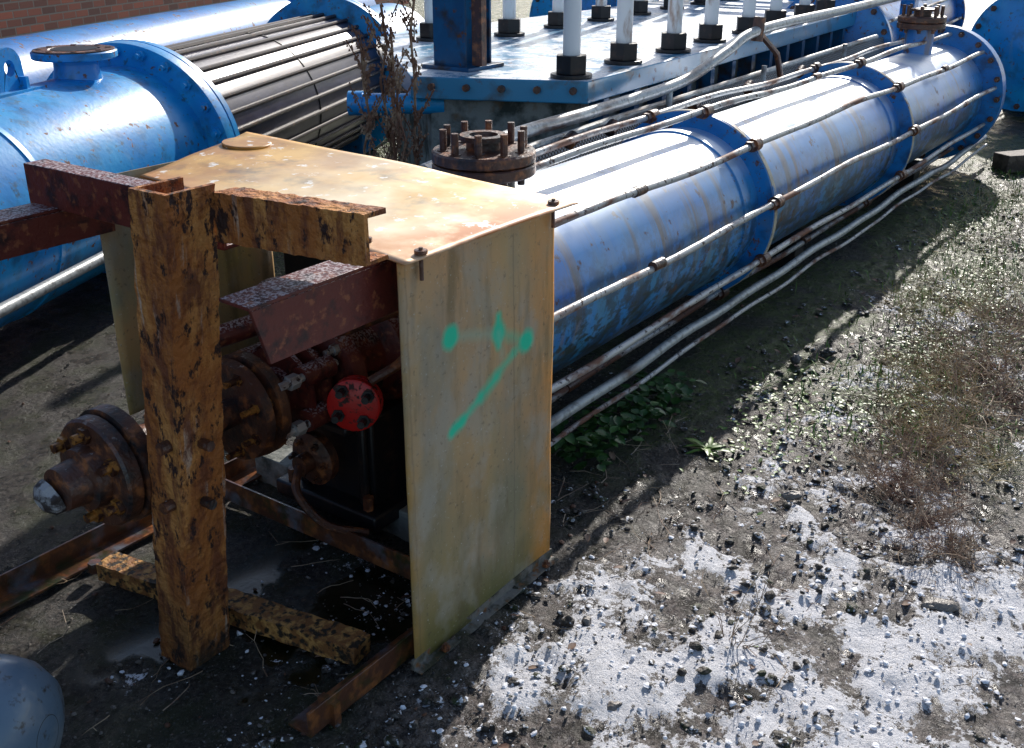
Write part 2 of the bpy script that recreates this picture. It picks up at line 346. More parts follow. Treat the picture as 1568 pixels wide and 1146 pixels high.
# ---------------------------------------------------------------- guard box
gd=empty('machine_guard',(.28,.5,.5))
sheet('side_panel',(0,0,.02),(.573,0,.02),(.573,0,1.015),(0,0,1.015),24,40,panelm,gd,.004,.0022)
sheet('roof_sheet',(-.005,-.025,1.022),(.61,-.045,1.022),(.578,1.08,1.072),(.067,.895,1.06),30,50,roofm,gd,.004,.005,3)
sheet('far_side_panel',(0,1.0,.40),(.56,1.0,.40),(.56,1.0,1.05),(0,1.0,1.05),20,30,panelL,gd,.004,.003,9)
g=Geo(); g.prism((-.01,0,.012),(.583,0,.012),[(-.003,0),(.028,0),(.028,.004),(.003,.004),(.003,.028),(-.003,.028)],side=(0,-1,0),n=20,jit=.0008)
obj('edge_strips',g,mat('dirty_galvanised_strip',(.2,.19,.17),[dict(c=(.05,.05,.03),s=20,lo=.45,hi=.6),dict(c=(.2,.09,.03),s=30,lo=.55,hi=.65)],rough=.5,bump=.4),gd)
g=Geo()
for a,z in ((.06,1.0),(.55,1.0)): g.cyl((a,-.012,z-.035),(a,-.012,z+.035),.0045,seg=8); g.cyl((a,-.012,z+.022),(a,-.012,z+.03),.014,seg=10)
for a in (.09,.53): g.cyl((a,-.02,.0),(a,-.02,.035),.006,seg=6); g.cyl((a,-.02,.018),(a,-.02,.026),.012,seg=6)
for a,b in ((.05,.12),(.1,.7),(.5,.4)): g.cyl((a,b,1.02),(a,b,1.036),.007,seg=8)
obj('guard_bolts',g,rustdk,gd)
g=Geo(); g.rev((.47,.96,1.068),(0.02,-0.05,1),[(-.004,.067),(.002,.068),(.004,.066)],40); obj('roof_cover_plate',g,roofm,gd)

# ---------------------------------------------------------------- steel frame
fr=empty('rusty_steel_frame',(-.1,.5,.5))
g=Geo()
W,Hh,T=.108,.12,.012
def edge(a,b,n):
    return [(a[0]+(b[0]-a[0])*i/n,a[1]+(b[1]-a[1])*i/n) for i in range(n)]
prof=edge((0,0),(W,0),9)+edge((W,0),(W,Hh),9)+[(W,Hh),(W-T,Hh),(W-T,T),(T,T),(T,Hh)]+edge((0,Hh),(0,0),9)
p0=Vector((-.31,.437,0)); p1=Vector((-.31,.292,1.172))
V=[];n=110
for i in range(n+1):
    c=p0.lerp(p1,i/n)
    for (x,y) in prof:
        q=c+Vector((y,x,0)); nz=mnoise.noise(q*28)+.6*mnoise.noise(q*60); cc=c+Vector((Hh/2,W/2,0)); dr_=Vector((q.x-cc.x,q.y-cc.y,0)).normalized()
        V.append(q+dr_*nz*.0035)
F=[];k=len(prof)
for i in range(n):
    for q in range(k): F.append((i*k+q,i*k+(q+1)%k,(i+1)*k+(q+1)%k,(i+1)*k+q))
F.append(tuple(reversed(range(k)))); F.append(tuple(n*k+q for q in range(k)))
g.add(V,F)
Cp=[(0,-.05),(.06,-.05),(.06,-.04),(.01,-.04),(.01,.04),(.06,.04),(.06,.05),(0,.05)]
g.prism((-.195,.30,1.105),(-.135,-.045,1.10),Cp,side=(1,0,0),n=34,jit=.0016)
obj('post_and_arm',g,rust,fr,angle=50)
g=Geo()
for z in (.62,.47):
    b=.437-.145*z/1.172; g.cyl((-.335,b+.03,z),(-.31,b+.03,z),.014,seg=10); g.cyl((-.25,b-.03,z-.01),(-.25,b,z-.01),.012,seg=8)
obj('post_lugs',g,rustdk,fr)
g=Geo()
g.prism((-.13,1.07,1.055),(-.10,.40,1.045),Cp,side=(1,0,0),n=16,jit=.0006)
obj('upper_channel',g,primer,fr,bevel=.002)
g=Geo()
def slab(V,off):
    off=Vector(off); A=[Vector(v) for v in V]; B=[v+off for v in A]; n=len(A)
    return A+B,[tuple(range(n)),tuple(reversed(range(n,2*n)))]+[(i,i+n,(i+1)%n+n,(i+1)%n) for i in range(n)]
g.add(*slab([(-.335,.055,1.0),(-.30,.055,.885),(.12,.055,.885),(.12,.055,1.0)],(0,.008,0)))
g.add(*slab([(-.34,.053,1.001),(.12,.053,1.001),(.12,.14,1.001),(-.335,.14,1.001)],(0,0,.008)))
g.add(*slab([(-.9,1.06,1.001),(.02,1.06,1.001),(.02,.96,1.001),(-.9,.96,1.001)],(0,0,.008)))
g.add(*slab([(-.9,.96,1.0),(.02,.96,1.0),(.02,.96,.92),(-.9,.96,.92)],(0,.008,0)))
obj('upper_angles',g,primer,fr,bevel=.0015)
g=Geo()
Lp=[(0,0),(.07,0),(.07,.007),(.007,.007),(.007,.065),(0,.065)]
g.prism((-.31,.035,.012),(.6,.035,.012),Lp,side=(0,1,0),n=20,jit=.0005)
g.prism((-1.2,1.07,.012),(.6,1.07,.012),Lp,side=(0,-1,0),n=20,jit=.0005)
g.prism((.25,1.0,.03),(.25,.05,.03),[(0,0),(.07,0),(.07,.007),(.007,.007),(.007,.07),(0,.07)],side=(1,0,0))
obj('base_rails',g,wetsteel,fr,bevel=.001)
g=Geo(); g.prism((-.215,.93,.012),(-.08,.12,.012),[(0,0),(.07,0),(.07,.05),(0,.05)],side=(1,.15,0),n=34,jit=.0022)
obj('cross_beam',g,timber,fr)
g=Geo()
g.box((-.235,.05,.0),(.02,.05,.12)); g.cyl((-.20,.96,.02),(-.2,.96,.05),.018,seg=6)
obj('frame_feet',g,wetsteel,fr)
g=Geo(); g.box((.48,.55,.04),(.1,.95,.1)); obj('cross_sill',g,concrete,fr,bevel=.004)

# ---------------------------------------------------------------- shaft coupling / pump drive
dr=empty('shaft_coupling',(0,AX,.5)); AO=(0,AX-.008,.503)
g=Geo()
g.rev(AO,D,[(-.455,.035),(-.45,.05),(-.40,.055),(-.395,.072),(-.365,.075),(-.362,.125),(-.355,.13),(-.325,.13),(-.322,.118),(-.318,.118),(-.315,.138),(-.28,.138),(-.276,.128),(-.27,.07),(-.2,.06),(-.2,.038),(.03,.038),(.03,.09),(.035,.13),(.06,.135),(.065,.10),(.075,.10),(.08,.138),(.11,.138),(.115,.08),(.17,.07)],64)
obj('coupling_hubs',g,rustdk,dr)
g=Geo(); bolts(g,(-.362,AX-.008,.503),(-1,0,0),.1,6,.02,-.02,.035,a0=.5); bolts(g,(.06,AX,.505),(-1,0,0),.11,8,.016,-.03,.07,a0=.3)
obj('coupling_bolts',g,yel,dr)
g=Geo()
g.rev((-.455,AX+.005,.49),(-1,0.1,-.3),[(0,.045),(.02,.04),(.035,.02),(.03,0)],9)
obj('torn_boot',g,mat('torn_white_boot',(.4,.4,.42),[dict(c=(.05,.04,.04),s=30,lo=.45,hi=.55)],rough=.6,bump=.8),dr)
pump=empty('pump_housing',(.35,AX,.45))
g=Geo()
g.rev(AO,D,[(.17,.065),(.2,.065),(.2,.12),(.215,.12),(.215,.06),(.25,.06),(.25,.125),(.27,.125),(.27,.075),(.32,.08),(.34,.14),(.36,.15),(.38,.15),(.38,.11),(.5,.11),(.52,.16),(.55,.17),(.60,.17)],48)
obj('bearing_housing',g,primer,pump)
g=Geo()
for a,r in ((.2,.13),(.25,.13)):
    for an in (25,-30,150,205):
        t=math.radians(an); p=Vector((a,AX+math.cos(t)*r,.505+math.sin(t)*r)); g.cyl(p+Vector((-.02,0,0)),p+Vector((.035,0,0)),.03,seg=20)
obj('gland_lugs',g,primer,pump)
g=Geo()
for an in (25,-30,150,205):
    t=math.radians(an); p=Vector((.1,AX+math.cos(t)*.14,.505+math.sin(t)*.14)); g.cyl(p,p+Vector((.2,0,0)),.011,seg=10); g.cyl(p+Vector((.03,0,0)),p+Vector((.06,0,0)),.02,seg=6)
bolts(g,(.345,AX,.505),(-1,0,0),.125,8,.016,-.02,.05)
obj('gland_studs',g,rod,pump)
g=Geo(); fd=Vector((-.85,-.5,.12)).normalized(); fc=Vector((.27,.41,.49))
g.rev(fc,fd,[(-.035,.066),(-.03,.07),(-.012,.07),(-.010,.055),(-.006,.055),(-.004,.07),(.014,.07),(.018,.062)],40)
obj('red_blind_flange',g,red,pump)
g=Geo(); bolts(g,fc,fd,.048,4,.018,-.03,.055,a0=.6); g.cyl(fc-fd*.035,fc-fd*.2,.035,seg=20); obj('flange_bolts',g,black,pump)
g=Geo(); g.tube(smooth_pts([(.3,.38,.55),(.38,.33,.6),(.46,.35,.68),(.5,.5,.72)]),.013,10); g.tube([(.2,.55,.66),(.3,.45,.68),(.5,.4,.7)],.016,10); obj('flush_lines',g,rustdk,pump)
g=Geo(); g.box((.46,.62,.085),(.26,.40,.05)); g.box((.38,.50,.23),(.02,.03,.28)); g.box((.38,.74,.23),(.02,.03,.28)); g.box((.47,.62,.24),(.16,.30,.28)); g.box((.38,.62,.37),(.16,.28,.03)); g.box((.57,.5,.5),(.03,.9,.95)); obj('pump_pedestal',g,black,pump,bevel=.008)
g=Geo()
g.rev((.33,.62,.25),(-1,0,0),[(0,.075),(.03,.078),(.04,.06),(.045,.03),(.08,.028)],32); bolts(g,(.30,.62,.25),(-1,0,0),.058,6,.011,-.01,.03)
for b in (.47,.77): g.cyl((.36,b,.11),(.36,b,.15),.016,seg=6)
g.tube(smooth_pts([(.25,.62,.25),(.2,.58,.2),(.22,.5,.12),(.3,.42,.08)]),.012,8)
obj('lower_drive',g,rustdk,pump)
g=Geo(); g.cyl((.12,.78,.63),(.34,.70,.66),.03,seg=16); g.cyl((.3,.66,.62),(.3,.66,.74),.05,seg=20); g.cyl((.3,.66,.74),(.3,.66,.76),.075,seg=24); obj('grease_port',g,primer,pump)

# ---------------------------------------------------------------- left heat exchanger
d12=Vector((.918,.395,0)); p12=Vector((-.395,.918,0))
def SP(s,p,z): 
    v=CAM+d12*s+p12*p; return Vector((v.x,v.y,z))
LP,LZ=3.05,.52
lx=empty('heat_exchanger',SP(5.5,LP,LZ)); LO=SP(0,LP,LZ)
g=Geo(); g.rev(LO,d12,[(2.2,0),(2.22,.2),(2.3,.36),(2.45,.44),(4.90,.445)],96)
g.rev(LO,d12,[(4.90,.44),(4.90,.555),(4.93,.56),(4.97,.56),(4.97,.44)],96); g.rev(LO,d12,[(4.985,.44),(4.985,.56),(5.03,.56),(5.04,.45)],96)
g.rev(LO,d12,[(3.6,.44),(3.601,.449),(3.63,.449),(3.631,.44)],96)
obj('channel_head',g,blue2,lx)
g=Geo(); bolts(g,LO+d12*4.9,-d12,.515,24,.026,-.02,.05,seg=8); obj('head_bolts',g,blue2,lx)
g=Geo(); g.rev(LO,d12,[(5.03,.46),(7.68,.46)],96); obj('tube_bundle',g,bundle,lx)
g=Geo()
_,u,w=basis(d12)
for k in range(32):
    a=2*math.pi*k/32; q=(u*math.cos(a)+w*math.sin(a))*.468
    g.cyl(LO+d12*5.03+q,LO+d12*7.68+q,.013,seg=8)
obj('bundle_bars',g,barm,lx)
g=Geo()
for s_ in (6.35,): g.rev(LO,d12,[(s_,.46),(s_,.465),(s_+.012,.465),(s_+.012,.46)],96)
obj('bundle_seams',g,black,lx)
g=Geo(); g.rev(LO,d12,[(7.66,.44),(7.66,.60),(7.72,.60),(7.72,.44)],96); g.rev(LO,d12,[(7.76,.44),(7.76,.595),(7.8,.595),(7.8,.44),(9.2,.44),(9.35,.3),(9.4,0)],96)
obj('rear_channel',g,blue2,lx)
nc=SP(4.55,LP,0)
g=Geo(); g.rev((nc.x,nc.y,0),(0,0,1),[(.9,.115),(.96,.11),(1.00,.10),(1.04,.10),(1.045,.185),(1.05,.19),(1.075,.19),(1.08,.185),(1.08,.105),(1.02,.1)],56); obj('nozzle',g,blue2,lx)
g=Geo(); g.rev((nc.x,nc.y,0),(0,0,1),[(1.081,.18),(1.086,.18),(1.0861,.115),(1.08,.11)],56)
for k in range(8):
    a=k*math.pi/4+.2; g.cyl((nc.x+.15*math.cos(a),nc.y+.15*math.sin(a),1.083),(nc.x+.15*math.cos(a),nc.y+.15*math.sin(a),1.09),.014,seg=10)
obj('nozzle_face',g,rustdk,lx)
g=Geo(); g.rev((nc.x,nc.y,0),(0,0,1),[(1.0865,.104),(1.087,.104)],32); obj('nozzle_bore',g,black,lx)
g=Geo(); lc=SP(4.05,LP,0); n=40
def lugring(off):
    r=[]
    for k in range(n):
        a=2*math.pi*k/n; c,s_=math.cos(a),math.sin(a)
        zo=s_*.085; so=c*.085
        if s_<0: zo=-.18; so=(.085+.03*(-s_))*(1 if c>0 else -1)*min(1,abs(c)*1.6)
        r.append(Vector((lc.x,lc.y,1.06))+d12*so+Vector((0,0,zo))+p12*off)
    h=[Vector((lc.x,lc.y,1.06))+d12*(.034*math.cos(2*math.pi*k/n))+Vector((0,0,.034*math.sin(2*math.pi*k/n)))+p12*off for k in range(n)]
    return r,h
r1,h1=lugring(-.018); r2,h2_=lugring(.018); V=r1+h1+r2+h2_; F=[]
for k in range(n):
    q=(k+1)%n
    F+=[(k,q,n+q,n+k),(2*n+k,3*n+k,3*n+q,2*n+q),(k,2*n+k,2*n+q,q),(n+k,n+q,3*n+q,3*n+k)]
g.add(V,F); rz=math.atan2(d12.y,d12.x)
g.box((lc.x,lc.y,.955),(.34,.12,.03),rz); g.box((lc.x+d12.x*.06,lc.y+d12.y*.06,.96),(.02,.1,.12),rz)
obj('lifting_lug',g,blue2,lx)
g=Geo()
for zz,pp in ((.33,-.47),):
    g.tube([LO+d12*s_+p12*pp+Vector((0,0,zz-LZ)) for s_ in (2.0,3.4,4.9)],.024,12)
obj('side_rods',g,palep,lx)
g=Geo()
for s_ in (3.2,4.6,7.6): 
    c=SP(s_,LP,.08); g.box(c,(.14,.6,.16),rz)
obj('saddles',g,blue,lx,bevel=.004)
tk=empty('blue_tank',SP(6,4.45,.6)); TO=SP(0,4.45,.62)
g=Geo(); g.rev(TO,d12,[(2.5,0),(2.55,.2),(2.7,.34),(12,.34)],80); obj('tank_shell',g,blue,tk)
g=Geo()
for s_ in (10,): g.rev(TO,d12,[(s_,.33),(s_,.40),(s_+.05,.40),(s_+.05,.33)],80)
for s_ in (3.5,6,9): g.box(SP(s_,4.45,.15),(.12,.6,.3),rz)
obj('tank_rings',g,blue2,tk)

# ---------------------------------------------------------------- plate unit with tie bolts
pu=empty('plate_heat_exchanger',(5,2,.8))
def poly(g,pts,z0,z1):
    n=len(pts); g.add([(x,y,z0) for x,y in pts]+[(x,y,z1) for x,y in pts],[tuple(reversed(range(n))),tuple(range(n,2*n))]+[(i,(i+1)%n,(i+1)%n+n,i+n) for i in range(n)])
PT=[(2.80,1.27),(8.2,1.6),(8.2,3.4),(3.7,3.4),(2.45,2.05)]
g=Geo(); poly(g,PT,.84,.945); obj('top_plate',g,plated,pu,bevel=.006)
PI=[(2.88,1.36),(8.1,1.7),(8.1,3.3),(3.75,3.3),(2.56,2.02)]
g=Geo(); poly(g,PI,-.02,.84); obj('plinth',g,concrete,pu)
g=Geo()
for k in range(16):
    a=3.0+k*.34; b=1.30+.061*(a-2.8); g.box((a,b+.02,.70),(.05,.1,.28))
obj('side_ribs',g,blued,pu)
g=Geo(); g.add([(2.2,1.22,.60),(7.5,1.30,.64),(7.5,1.33,.76),(2.2,1.25,.72)],[(0,1,2,3)]); g.add([(2.2,1.22,.60),(7.5,1.30,.64),(7.5,1.42,.63),(2.2,1.34,.59)],[(0,1,2,3)]); obj('perforated_tray',g,pm,pu)
gw=Geo(); gn=Geo()
def post(a,b,h=.9):
    gw.cyl((a,b,1.04),(a,b,1.04+h),.042,seg=28)
    gn.cyl((a,b,.947),(a,b,.965),.10,seg=28); gn.cyl((a,b,.965),(a,b,1.05),.08,seg=6)
for k in range(8): post(2.86+.6*k,1.40+.04*k+(.02 if k%2 else 0))
for k in range(7): post(4.25+.62*k,2.75+.03*k)
post(3.75,2.98)
obj('tie_bar_sleeves',gw,whitep,pu); obj('tie_bar_nuts',gn,black,pu,smooth=False,bevel=.003)
g=Geo(); g.cyl((2.38,2.35,.80),(2.62,1.98,.80),.05,seg=24); g.cyl((2.36,2.38,.80),(2.40,2.32,.80),.06,seg=24); obj('drain_stub',g,blue2,pu)
g=Geo()
for k in range(5):
    t=.08+.2*k; x=2.80+(2.45-2.80)*t; y=1.27+(2.05-1.27)*t; g.cyl((x-.02,y-.01,.90),(x+.03,y+.01,.90),.018,seg=8)
obj('edge_bolts',g,rustdk,pu)
col=empty('steel_column',(2.82,2.08,1.5)); g=Geo()
Hp=[(-.1,-.11),(.1,-.11),(.1,-.095),(.008,-.095),(.008,.095),(.1,.095),(.1,.11),(-.1,.11),(-.1,.095),(-.008,.095),(-.008,-.095),(-.1,-.095)]
g.prism((2.86,2.05,.95),(2.86,2.05,3.0),Hp,side=(0,1,0),up=(1,0,0)); g.box((2.86,2.05,.955),(.3,.3,.018),0)
obj('h_section',g,blued,col,bevel=.002)
g=Geo(); g.prism((2.80,1.90,.97),(2.80,1.90,3.0),[(-.02,-.03),(.02,-.03),(.02,.03),(-.02,.03)],side=(1,0,0),up=(0,1,0)); obj('rusty_flat',g,rustdk,col)
def bg_vessel(name,o,d,L,R,m=blue):
    e=empty(name,Vector(o)+Vector(d)*L/2); g=Geo(); g.rev(o,d,[(-.12,0),(-.08,R*.6),(0,R),(0,R*1.2),(.06,R*1.2),(.06,R),(L-.06,R),(L-.06,R*1.2),(L,R*1.2),(L+.1,R*.7),(L+.15,0)],64); obj('vessel_shell',g,m,e)
    g=Geo(); d_,u_,w_=basis(d)
    for k in range(12):
        a=2*math.pi*k/12; q=(u_*math.cos(a)+w_*math.sin(a))*R*1.12; g.cyl(Vector(o)+q,Vector(o)+Vector(d).normalized()*L+q,.014,seg=8)
    obj('vessel_rods',g,rod,e)
    g=Geo()
    bolts(g,Vector(o),-Vector(d).normalized(),R*1.1,16,.025,-.02,.05,seg=8); obj('vessel_bolts',g,rustdk,e)
    g=Geo()
    for t in (.2,.8):
        c=Vector(o)+Vector(d)*L*t; g.box((c.x,c.y,(c.z-R)/2),(.15,R*1.4,c.z-R+.15),math.atan2(d[1],d[0]))
    obj('vessel_saddles',g,blue,e)
bg_vessel('process_vessel',(7.4,1.75,.62),(.98,.1,0),4,.42)
bg_vessel('process_vessel',(8.6,.45,.6),(.98,-.05,0),4,.42,blue2)
bg_vessel('process_vessel',(9.2,3.2,.7),(.9,.4,0),4,.5)
bg_vessel('process_vessel',(8.6,-1.0,.45),(.9,.05,0),3,.35)
bg_vessel('process_vessel',(8.8,5.0,.6),(.92,.39,0),4,.5,blue2)
fr2=empty('pipe_rack',(8.5,3,1)); g=Geo()
for b in (1.4,2.4,3.4,4.4): g.prism((8.3,b,0),(8.3,b,2.6),[(-.06,-.06),(.06,-.06),(.06,.06),(-.06,.06)],side=(1,0,0),up=(0,1,0))
for z in (1.2,1.9): g.prism((8.3,1.2,z),(8.3,5,z),[(-.05,-.06),(.05,-.06),(.05,.06),(-.05,.06)],side=(1,0,0))
obj('rack_frame',g,blue,fr2,bevel=.004)
g=Geo()
for z,b in ((1.35,2),(1.5,2.8),(1.05,1.9)): g.cyl((8.1,b-.7,z),(8.1,b+2.2,z),.05,seg=16)
obj('rack_pipes',g,whitep,fr2)
bm=bpy.data.materials.new('brickwork'); bm.use_nodes=True; N=bm.node_tree.nodes; L=bm.node_tree.links
tc=N.new('ShaderNodeTexCoord'); sx=N.new('ShaderNodeSeparateXYZ'); cx=N.new('ShaderNodeCombineXYZ'); L.new(tc.outputs['Object'],sx.inputs[0]); L.new(sx.outputs[0],cx.inputs[0]); L.new(sx.outputs[2],cx.inputs[1])
bt=N.new('ShaderNodeTexBrick'); L.new(cx.outputs[0],bt.inputs['Vector']); bt.inputs['Scale'].default_value=1; bt.inputs['Brick Width'].default_value=.225; bt.inputs['Row Height'].default_value=.075; bt.inputs['Mortar Size'].default_value=.008
bt.inputs['Color1'].default_value=(.25,.06,.035,1); bt.inputs['Color2'].default_value=(.08,.025,.022,1); bt.inputs['Mortar'].default_value=(.14,.12,.11,1)
L.new(bt.outputs[0],N['Principled BSDF'].inputs['Base Color']); N['Principled BSDF'].inputs['Roughness'].default_value=.85
bp=N.new('ShaderNodeBump'); bp.inputs['Distance'].default_value=.01; bp.invert=True; L.new(bt.outputs['Fac'],bp.inputs['Height']); L.new(bp.outputs[0],N['Principled BSDF'].inputs['Normal'])
g=Geo(); g.box((9,0,1.6),(26,.3,3.2)); wl=obj('brick_wall',g,bm); c=SP(0,7.0,0); wl.location=c; wl.rotation_euler=(0,0,rz)
g=Geo(); g.box((9,0,3.24),(26.1,.36,.08)); cp=obj('coping',g,concrete,None); cp.parent=wl

# ---------------------------------------------------------------- electric motor
mo=empty('electric_motor',(-.82,.47,.2)); md=Vector((-.5,.86,0)).normalized(); mc=Vector((-.755,.345,.19))
g=Geo(); g.rev(mc,md,[(-.05,0),(-.048,.03),(-.042,.07),(-.02,.115),(.02,.14),(.06,.148),(.14,.15),(.14,.135),(.5,.135),(.52,.11),(.54,.03),(.62,.03)],64); obj('fan_cowl_and_body',g,motorm,mo)
g=Geo(); _,u,w=basis(md)
for k in range(36):
    a=2*math.pi*k/36; q=(u*math.cos(a)+w*math.sin(a)); g.prism(mc+md*.16+q*.14,mc+md*.48+q*.14,[(-.003,-.012),(.003,-.012),(.003,.014),(-.003,.014)],side=md.cross(q),up=q)
for s_ in (-1,1): g.box(mc+md*.3+Vector((md.y,-md.x,0))*.1*s_-Vector((0,0,.158)),(.22,.05,.06),math.atan2(md.y,md.x))
obj('cooling_fins',g,motorm,mo)
g=Geo()
for r_ in (.04,.065,.09): g.rev(mc,md,[(-.0475+(r_-.03)*.35,r_-.004),(-.0505+(r_-.03)*.35,r_),(-.0475+(r_-.03)*.35,r_+.004)],48)
obj('cowl_grille',g,black,mo)

# ---------------------------------------------------------------- ground
def h2(i,j,sd): 
    v=np.sin(i*127.1+j*311.7+sd*74.7)*43758.5453; return v-np.floor(v)
def vn(x,y,s,sd):
    X=x*s+1000;Y=y*s+1000; i=np.floor(X);j=np.floor(Y);fx=X-i;fy=Y-j;fx=fx*fx*(3-2*fx);fy=fy*fy*(3-2*fy)
    return (h2(i,j,sd)*(1-fx)+h2(i+1,j,sd)*fx)*(1-fy)+(h2(i,j+1,sd)*(1-fx)+h2(i+1,j+1,sd)*fx)*fy
def fbm(x,y,s,sd,o=4):
    r=0;a=.5;t=0
    for k in range(o): r=r+a*vn(x*.8+y*.6,y*.8-x*.6,s*2**k,sd+k*5.1); t+=a; a*=.5
    return r/t
def sstep(a,b,x): t=np.clip((x-a)/(b-a),0,1); return t*t*(3-2*t)
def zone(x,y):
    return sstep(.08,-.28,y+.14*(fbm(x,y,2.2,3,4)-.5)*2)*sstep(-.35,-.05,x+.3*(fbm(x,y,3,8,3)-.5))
def wet(x,y):
    inside=sstep(-.6,-.4,x)*sstep(.45,.2,x)*sstep(-.02,.1,y)*sstep(.8,.6,y)
    return inside*sstep(.53,.59,fbm(x,y,2.9,91,5))
def snowf(x,y):
    z=zone(x,y)
    return .425+.75*(fbm(x,y,2.2,11,3)-.5)+.95*(fbm(x,y,9,23,5)-.5)+.08*sstep(-.25,-.7,y)+.06*sstep(1.6,.2,x)-.4*(1-z)-.07*sstep(1.8,2.9,x)
def green(x,y):
    return np.clip(sstep(1.3,2.4,x)*sstep(.48,.58,fbm(x,y,3,61,4)+.08)+sstep(.1,.35,.3-abs(y-.12))*sstep(.9,1.5,x)*sstep(.43,.53,fbm(x,y,5,66,4)),0,1)
def height(x,y):
    near=sstep(.35,-.1,y)
    return ((fbm(x,y,1.3,41,3)-.5)*.04*near+(fbm(x,y,18,51,4)-.5)*(.014+.024*near)+sstep(.53,.58,snowf(x,y))*.007)*(1-wet(x,y))-.004*wet(x,y)
As=np.concatenate([np.linspace(-90,-2.2,16),np.linspace(-2,9,820),np.linspace(9.6,110,24)])
Bs=np.concatenate([np.linspace(-90,-2.6,16),np.linspace(-2.4,2.6,380),np.linspace(3,110,30)])
X,Y=np.meshgrid(As,Bs); Z=height(X,Y); far=(np.abs(X-3)>8)|(Y>3)|(Y<-3); Z[far]=0
nv,nu=X.shape
me=bpy.data.meshes.new('ground'); vv=np.stack([X,Y,Z-.004],-1).reshape(-1,3)
idx=np.arange(nv*nu).reshape(nv,nu); q=np.stack([idx[:-1,:-1],idx[:-1,1:],idx[1:,1:],idx[1:,:-1]],-1).reshape(-1,4)
me.vertices.add(len(vv)); me.vertices.foreach_set('co',vv.ravel()); me.loops.add(q.size); me.loops.foreach_set('vertex_index',q.ravel())
me.polygons.add(len(q)); me.polygons.foreach_set('loop_start',np.arange(0,q.size,4)); me.update(calc_edges=True); me.shade_smooth()
for nm,fn in (('snow',snowf),('zone',zone),('green',green),('wet',wet)):
    at=me.attributes.new(nm,'FLOAT','POINT'); at.data.foreach_set('value',fn(X,Y).ravel().astype(np.float32))
gm=bpy.data.materials.new('muddy_gravel_snow'); gm.use_nodes=True; nt=gm.node_tree; N=nt.nodes; L=nt.links; B=N['Principled BSDF']
tc=N.new('ShaderNodeTexCoord')
def noise(s,d=8,r=.65):
    n=N.new('ShaderNodeTexNoise'); n.inputs['Scale'].default_value=s; n.inputs['Detail'].default_value=d; n.inputs['Roughness'].default_value=r; L.new(tc.outputs['Object'],n.inputs['Vector']); return n.outputs[0]
def mrg(x,lo,hi,a=1.):
    m=N.new('ShaderNodeMapRange'); m.inputs[1].default_value=lo; m.inputs[2].default_value=hi; m.inputs[4].default_value=a; L.new(x,m.inputs[0]); return m.outputs[0]
def mixc(f,a,b):
    m=N.new('ShaderNodeMix'); m.data_type='RGBA'; L.new(f,m.inputs[0])
    for k,x in((6,a),(7,b)):
        if isinstance(x,tuple): m.inputs[k].default_value=(*x,1)
        else: L.new(x,m.inputs[k])
    return m.outputs[2]
def mth(op,a,b):
    m=N.new('ShaderNodeMath'); m.operation=op
    for k,x in((0,a),(1,b)):
        if isinstance(x,(int,float)): m.inputs[k].default_value=x
        else: L.new(x,m.inputs[k])
    return m.outputs[0]
def attr(n):
    a=N.new('ShaderNodeAttribute'); a.attribute_name=n; return a.outputs['Fac']
n60=noise(60,7,.72); n9=noise(9,5)
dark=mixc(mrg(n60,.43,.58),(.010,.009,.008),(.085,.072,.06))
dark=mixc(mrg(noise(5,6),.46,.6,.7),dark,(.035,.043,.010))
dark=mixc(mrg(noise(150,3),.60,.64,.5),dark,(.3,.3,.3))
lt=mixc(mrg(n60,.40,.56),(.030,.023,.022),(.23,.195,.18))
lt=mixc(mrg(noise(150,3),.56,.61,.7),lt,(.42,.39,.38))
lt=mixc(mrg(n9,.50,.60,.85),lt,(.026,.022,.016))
c=mixc(mth('MULTIPLY',attr('zone'),mrg(n9,.25,.45)),dark,lt)  # paler sunlit gravel and darker wet soil in the exchanger's shade, painted by zone
c=mixc(mth('MULTIPLY',attr('green'),mrg(noise(38,7,.7),.40,.54)),c,(.08,.115,.02))
wa=attr('wet'); c=mixc(wa,c,(.010,.011,.004))
sm=mth('ADD',attr('snow'),mth('MULTIPLY',mth('SUBTRACT',noise(34,8,.78),.5),1.5))
sm=mrg(sm,.56,.585)
c=mixc(sm,c,(.9,.91,.97)); L.new(c,B.inputs['Base Color'])
rr=N.new('ShaderNodeMix'); L.new(sm,rr.inputs[0]); L.new(mrg(noise(7,6),.42,.6,1.),rr.inputs[2]); rr.inputs[3].default_value=.9
r2=N.new('ShaderNodeMapRange'); L.new(rr.outputs[0],r2.inputs[0]); r2.inputs[3].default_value=.22; r2.inputs[4].default_value=.55
r3=N.new('ShaderNodeMix'); L.new(wa,r3.inputs[0]); L.new(r2.outputs[0],r3.inputs[2]); r3.inputs[3].default_value=.12; L.new(r3.outputs[0],B.inputs['Roughness'])
bp=N.new('ShaderNodeBump'); bp.inputs['Distance'].default_value=.026
L.new(mth('SUBTRACT',1.,mth('MULTIPLY',wa,.9)),bp.inputs['Strength'])
L.new(mth('ADD',n60,mth('MULTIPLY',sm,.3)),bp.inputs['Height']); L.new(bp.outputs[0],B.inputs['Normal'])
me.materials.append(gm); go=bpy.data.objects.new('ground',me); S.collection.objects.link(go)

